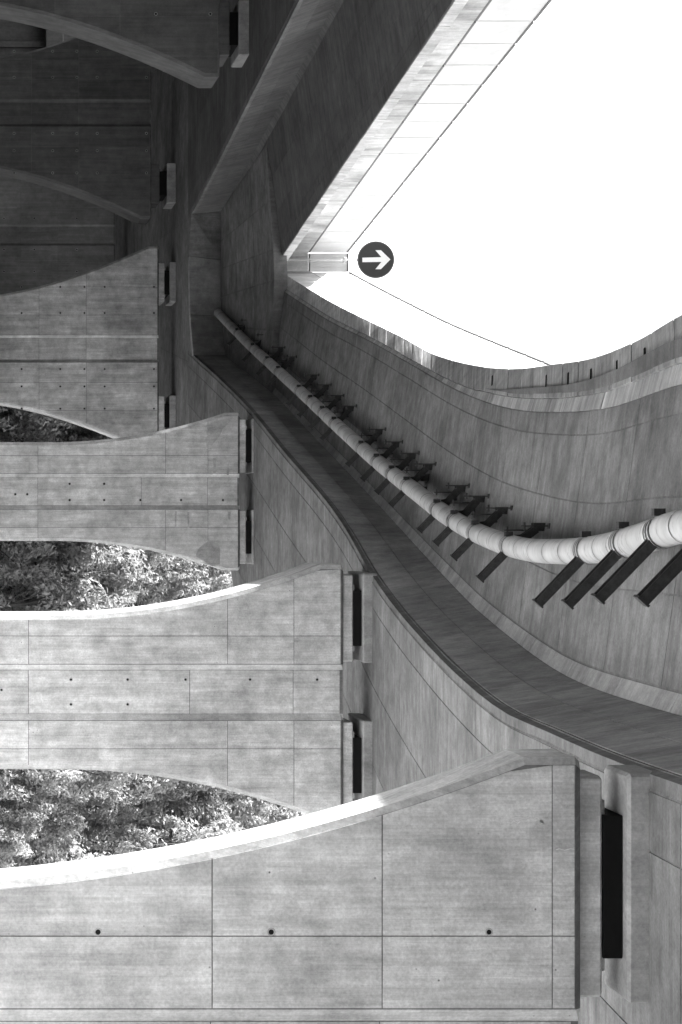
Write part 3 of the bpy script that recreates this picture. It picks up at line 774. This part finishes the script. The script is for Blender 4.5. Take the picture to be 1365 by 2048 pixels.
# ------------------------------------------------------------------ abutment in the dark corner
ab = thing('abutment', 'dim abutment wall with ledges at the far end of the straight branch', 'abutment', (-42, 136, 0))
box('front_wall', -62, -24, 136, 138, -2, 7.6, M['pier_shade'], ab)
box('ledge', -62, -24, 134.6, 138, 7.6, 9.0, M['pier_shade'], ab, b=.05)
box('back_wall', -62, -24, 137, 139, 9.0, 11.75, M['pier_shade'], ab)
for k in range(6): box('wall_rib', -40.2 + k * 2.6, -39.7 + k * 2.6, 135.6, 136.0, -2, 7.6, M['pier_shade'], ab, b=.03)
for k in range(4): box('bearing_block', -40 + k * 3.2, -38.9 + k * 3.2, 135, 136.6, 9.0, 9.8, M['pier_shade'], ab, b=.03)

# ------------------------------------------------------------------ trees on the slope
def leaf_mat(name, base):
    m, n, l, b = mat_new(name)
    oi = n.new('ShaderNodeObjectInfo'); geo = n.new('ShaderNodeNewGeometry')
    t = n.new('ShaderNodeTexNoise'); t.inputs['Scale'].default_value = 1.3; t.inputs['Detail'].default_value = 3
    l.new(geo.outputs['Position'], t.inputs['Vector'])
    r = n.new('ShaderNodeMapRange'); r.inputs['From Min'].default_value = .3; r.inputs['From Max'].default_value = .7; r.inputs['To Min'].default_value = base * .7; r.inputs['To Max'].default_value = base * 1.35
    l.new(t.outputs['Fac'], r.inputs['Value'])
    mu = n.new('ShaderNodeMath'); mu.operation = 'MULTIPLY'
    q = n.new('ShaderNodeMapRange'); q.inputs['To Min'].default_value = .75; q.inputs['To Max'].default_value = 1.3; l.new(oi.outputs['Random'], q.inputs['Value'])
    l.new(r.outputs[0], mu.inputs[0]); l.new(q.outputs[0], mu.inputs[1])
    cc = n.new('ShaderNodeCombineColor')
    for i in range(3): l.new(mu.outputs[0], cc.inputs[i])
    l.new(cc.outputs[0], b.inputs['Base Color']); b.inputs['Roughness'].default_value = .5; b.inputs['Specular IOR Level'].default_value = .35
    tr = n.new('ShaderNodeBsdfTranslucent'); l.new(cc.outputs[0], tr.inputs['Color'])
    mx = n.new('ShaderNodeMixShader'); mx.inputs[0].default_value = .42
    l.new(b.outputs[0], mx.inputs[1]); l.new(tr.outputs[0], mx.inputs[2]); l.new(mx.outputs[0], n['Material Output'].inputs['Surface'])
    return m
M['leaf'] = leaf_mat('leaf_green_grey', 0.34)
M['bark'] = plain('bark', 0.09, rough=.9, amp=.4, nscale=6, bump=.5)

def crown_mesh(seed, h, r, nclump, nleaf, ls):
    rn = random.Random(seed); v = []; f = []
    clumps = []
    for k in range(nclump):
        z = h * (0.12 + 0.88 * rn.random() ** .8)
        prof = math.sin(math.pi * min(.97, (z / h) ** .75 * .9 + .06)) ** .7
        a = rn.uniform(0, 6.283); q = r * prof * (0.35 + 0.65 * rn.random() ** .5)
        clumps.append((q * math.cos(a), q * math.sin(a), z + rn.uniform(-.5, .9), rn.uniform(.2, .62) * (0.6 + .4 * prof)))
    for cx, cy, cz, cr in clumps:
        tilt = Vector((cx, cy, r * .9)).normalized()
        for j in range(nleaf):
            dv = Vector((rn.gauss(0, 1), rn.gauss(0, 1), rn.gauss(0, 1))).normalized() * cr * rn.random() ** .45
            dv.z *= 2.1
            c = Vector((cx, cy, cz)) + dv
            nn = (dv.normalized() * .7 + tilt * .5 + Vector((rn.gauss(0, .6), rn.gauss(0, .6), rn.gauss(0, .6)))).normalized()
            u = nn.cross(Vector((rn.gauss(0, 1), rn.gauss(0, 1), rn.gauss(0, 1)))).normalized(); w = nn.cross(u)
            s = ls * rn.uniform(.6, 1.35); o = len(v)
            v += [c - u * s, c + w * s * .42 + nn * s * .12, c + u * s, c - w * s * .42 + nn * s * .12]
            f.append((o, o + 1, o + 2, o + 3))
    me = bpy.data.meshes.new('crown'); me.from_pydata([tuple(p) for p in v], [], f); me.materials.append(M['leaf']); me.update()
    return me, clumps

def trunk_mesh(seed, h, clumps):
    rn = random.Random(seed); v = []; f = []
    def limb(a, b_, r0, r1, n=6):
        a = Vector(a); b_ = Vector(b_); d = (b_ - a).normalized(); s = d.cross(Vector((.3, 1, .2))).normalized(); u = s.cross(d)
        mid = a.lerp(b_, .5) + Vector((rn.uniform(-.15, .15), rn.uniform(-.15, .15), 0))
        o = len(v)
        for p, r in ((a, r0), (mid, (r0 + r1) / 2), (b_, r1)):
            for i in range(n):
                t = 6.283 * i / n; v.append(p + s * r * math.cos(t) + u * r * math.sin(t))
        for k in range(2):
            for i in range(n): f.append((o + k*n + i, o + k*n + (i+1) % n, o + k*n + n + (i+1) % n, o + k*n + n + i))
    limb((0, 0, -.6), (0, 0, h * .5), .16, .10); limb((0, 0, h * .5), (.1, .05, h * .92), .10, .03)
    for c in clumps[::4]: limb((0, 0, max(.2, c[2] * .55)), c[:3], .06, .015, 5)
    me = bpy.data.meshes.new('trunk'); me.from_pydata([tuple(p) for p in v], [], f); me.materials.append(M['bark']); me.update()
    return me
protos = []
for k, (h, r, nc, nl, ls) in enumerate(((6.5, 2.5, 95, 62, .16), (5.2, 2.4, 80, 62, .14), (7.6, 2.2, 95, 62, .16), (4.2, 2.6, 80, 62, .13), (6.0, 1.8, 70, 62, .15))):
    me, cl = crown_mesh(100 + k, h, r, nc, nl, ls); protos.append((h, me, trunk_mesh(k, h, cl)))
rt = random.Random(21)
spots = []
y = 106.0
row = 0
while y < 150:
    x = -13 + (row % 2) * 1.4
    while x < 42:
        xx, yy = x + rt.uniform(-.9, .9), y + rt.uniform(-.9, .9)
        pxy = 1024 + xx * F / yy; pxx = HOR + (ground_z(xx, yy) + 3) * F / yy
        zone = 'third' if 740 < pxy < 950 else 'second' if 1010 < pxy < 1290 else 'first' if 1450 < pxy < 1800 else None
        if zone and pxx < 640: spots.append((xx, yy, zone))
        x += 3.1
    y += 3.3; row += 1
ZL = {'first': ('leafy tree on the slope seen between the nearest and the second pier', 'trees between the first two piers'),
      'second': ('leafy tree on the slope seen between the second and the third pier', 'trees between the second and third pier'),
      'third': ('leafy tree seen in the narrow gap between the third and the wide pier', 'trees beyond the third pier')}
for i, (x, y, zone) in enumerate(spots):
    h, cm, tm = protos[rt.randrange(len(protos))]
    t = thing('hillside_tree', ZL[zone][0], 'tree', (x, y, ground_z(x, y) - .1), ZL[zone][1])
    t.rotation_euler.z = rt.uniform(0, 6.28); sc = rt.uniform(.8, 1.25); t.scale = (sc, sc, sc * rt.uniform(.9, 1.15))
    for nm, me in (('crown', cm), ('trunk', tm)):
        o = bpy.data.objects.new(nm, me); C.objects.link(o); o.parent = t
print('trees', len(spots))
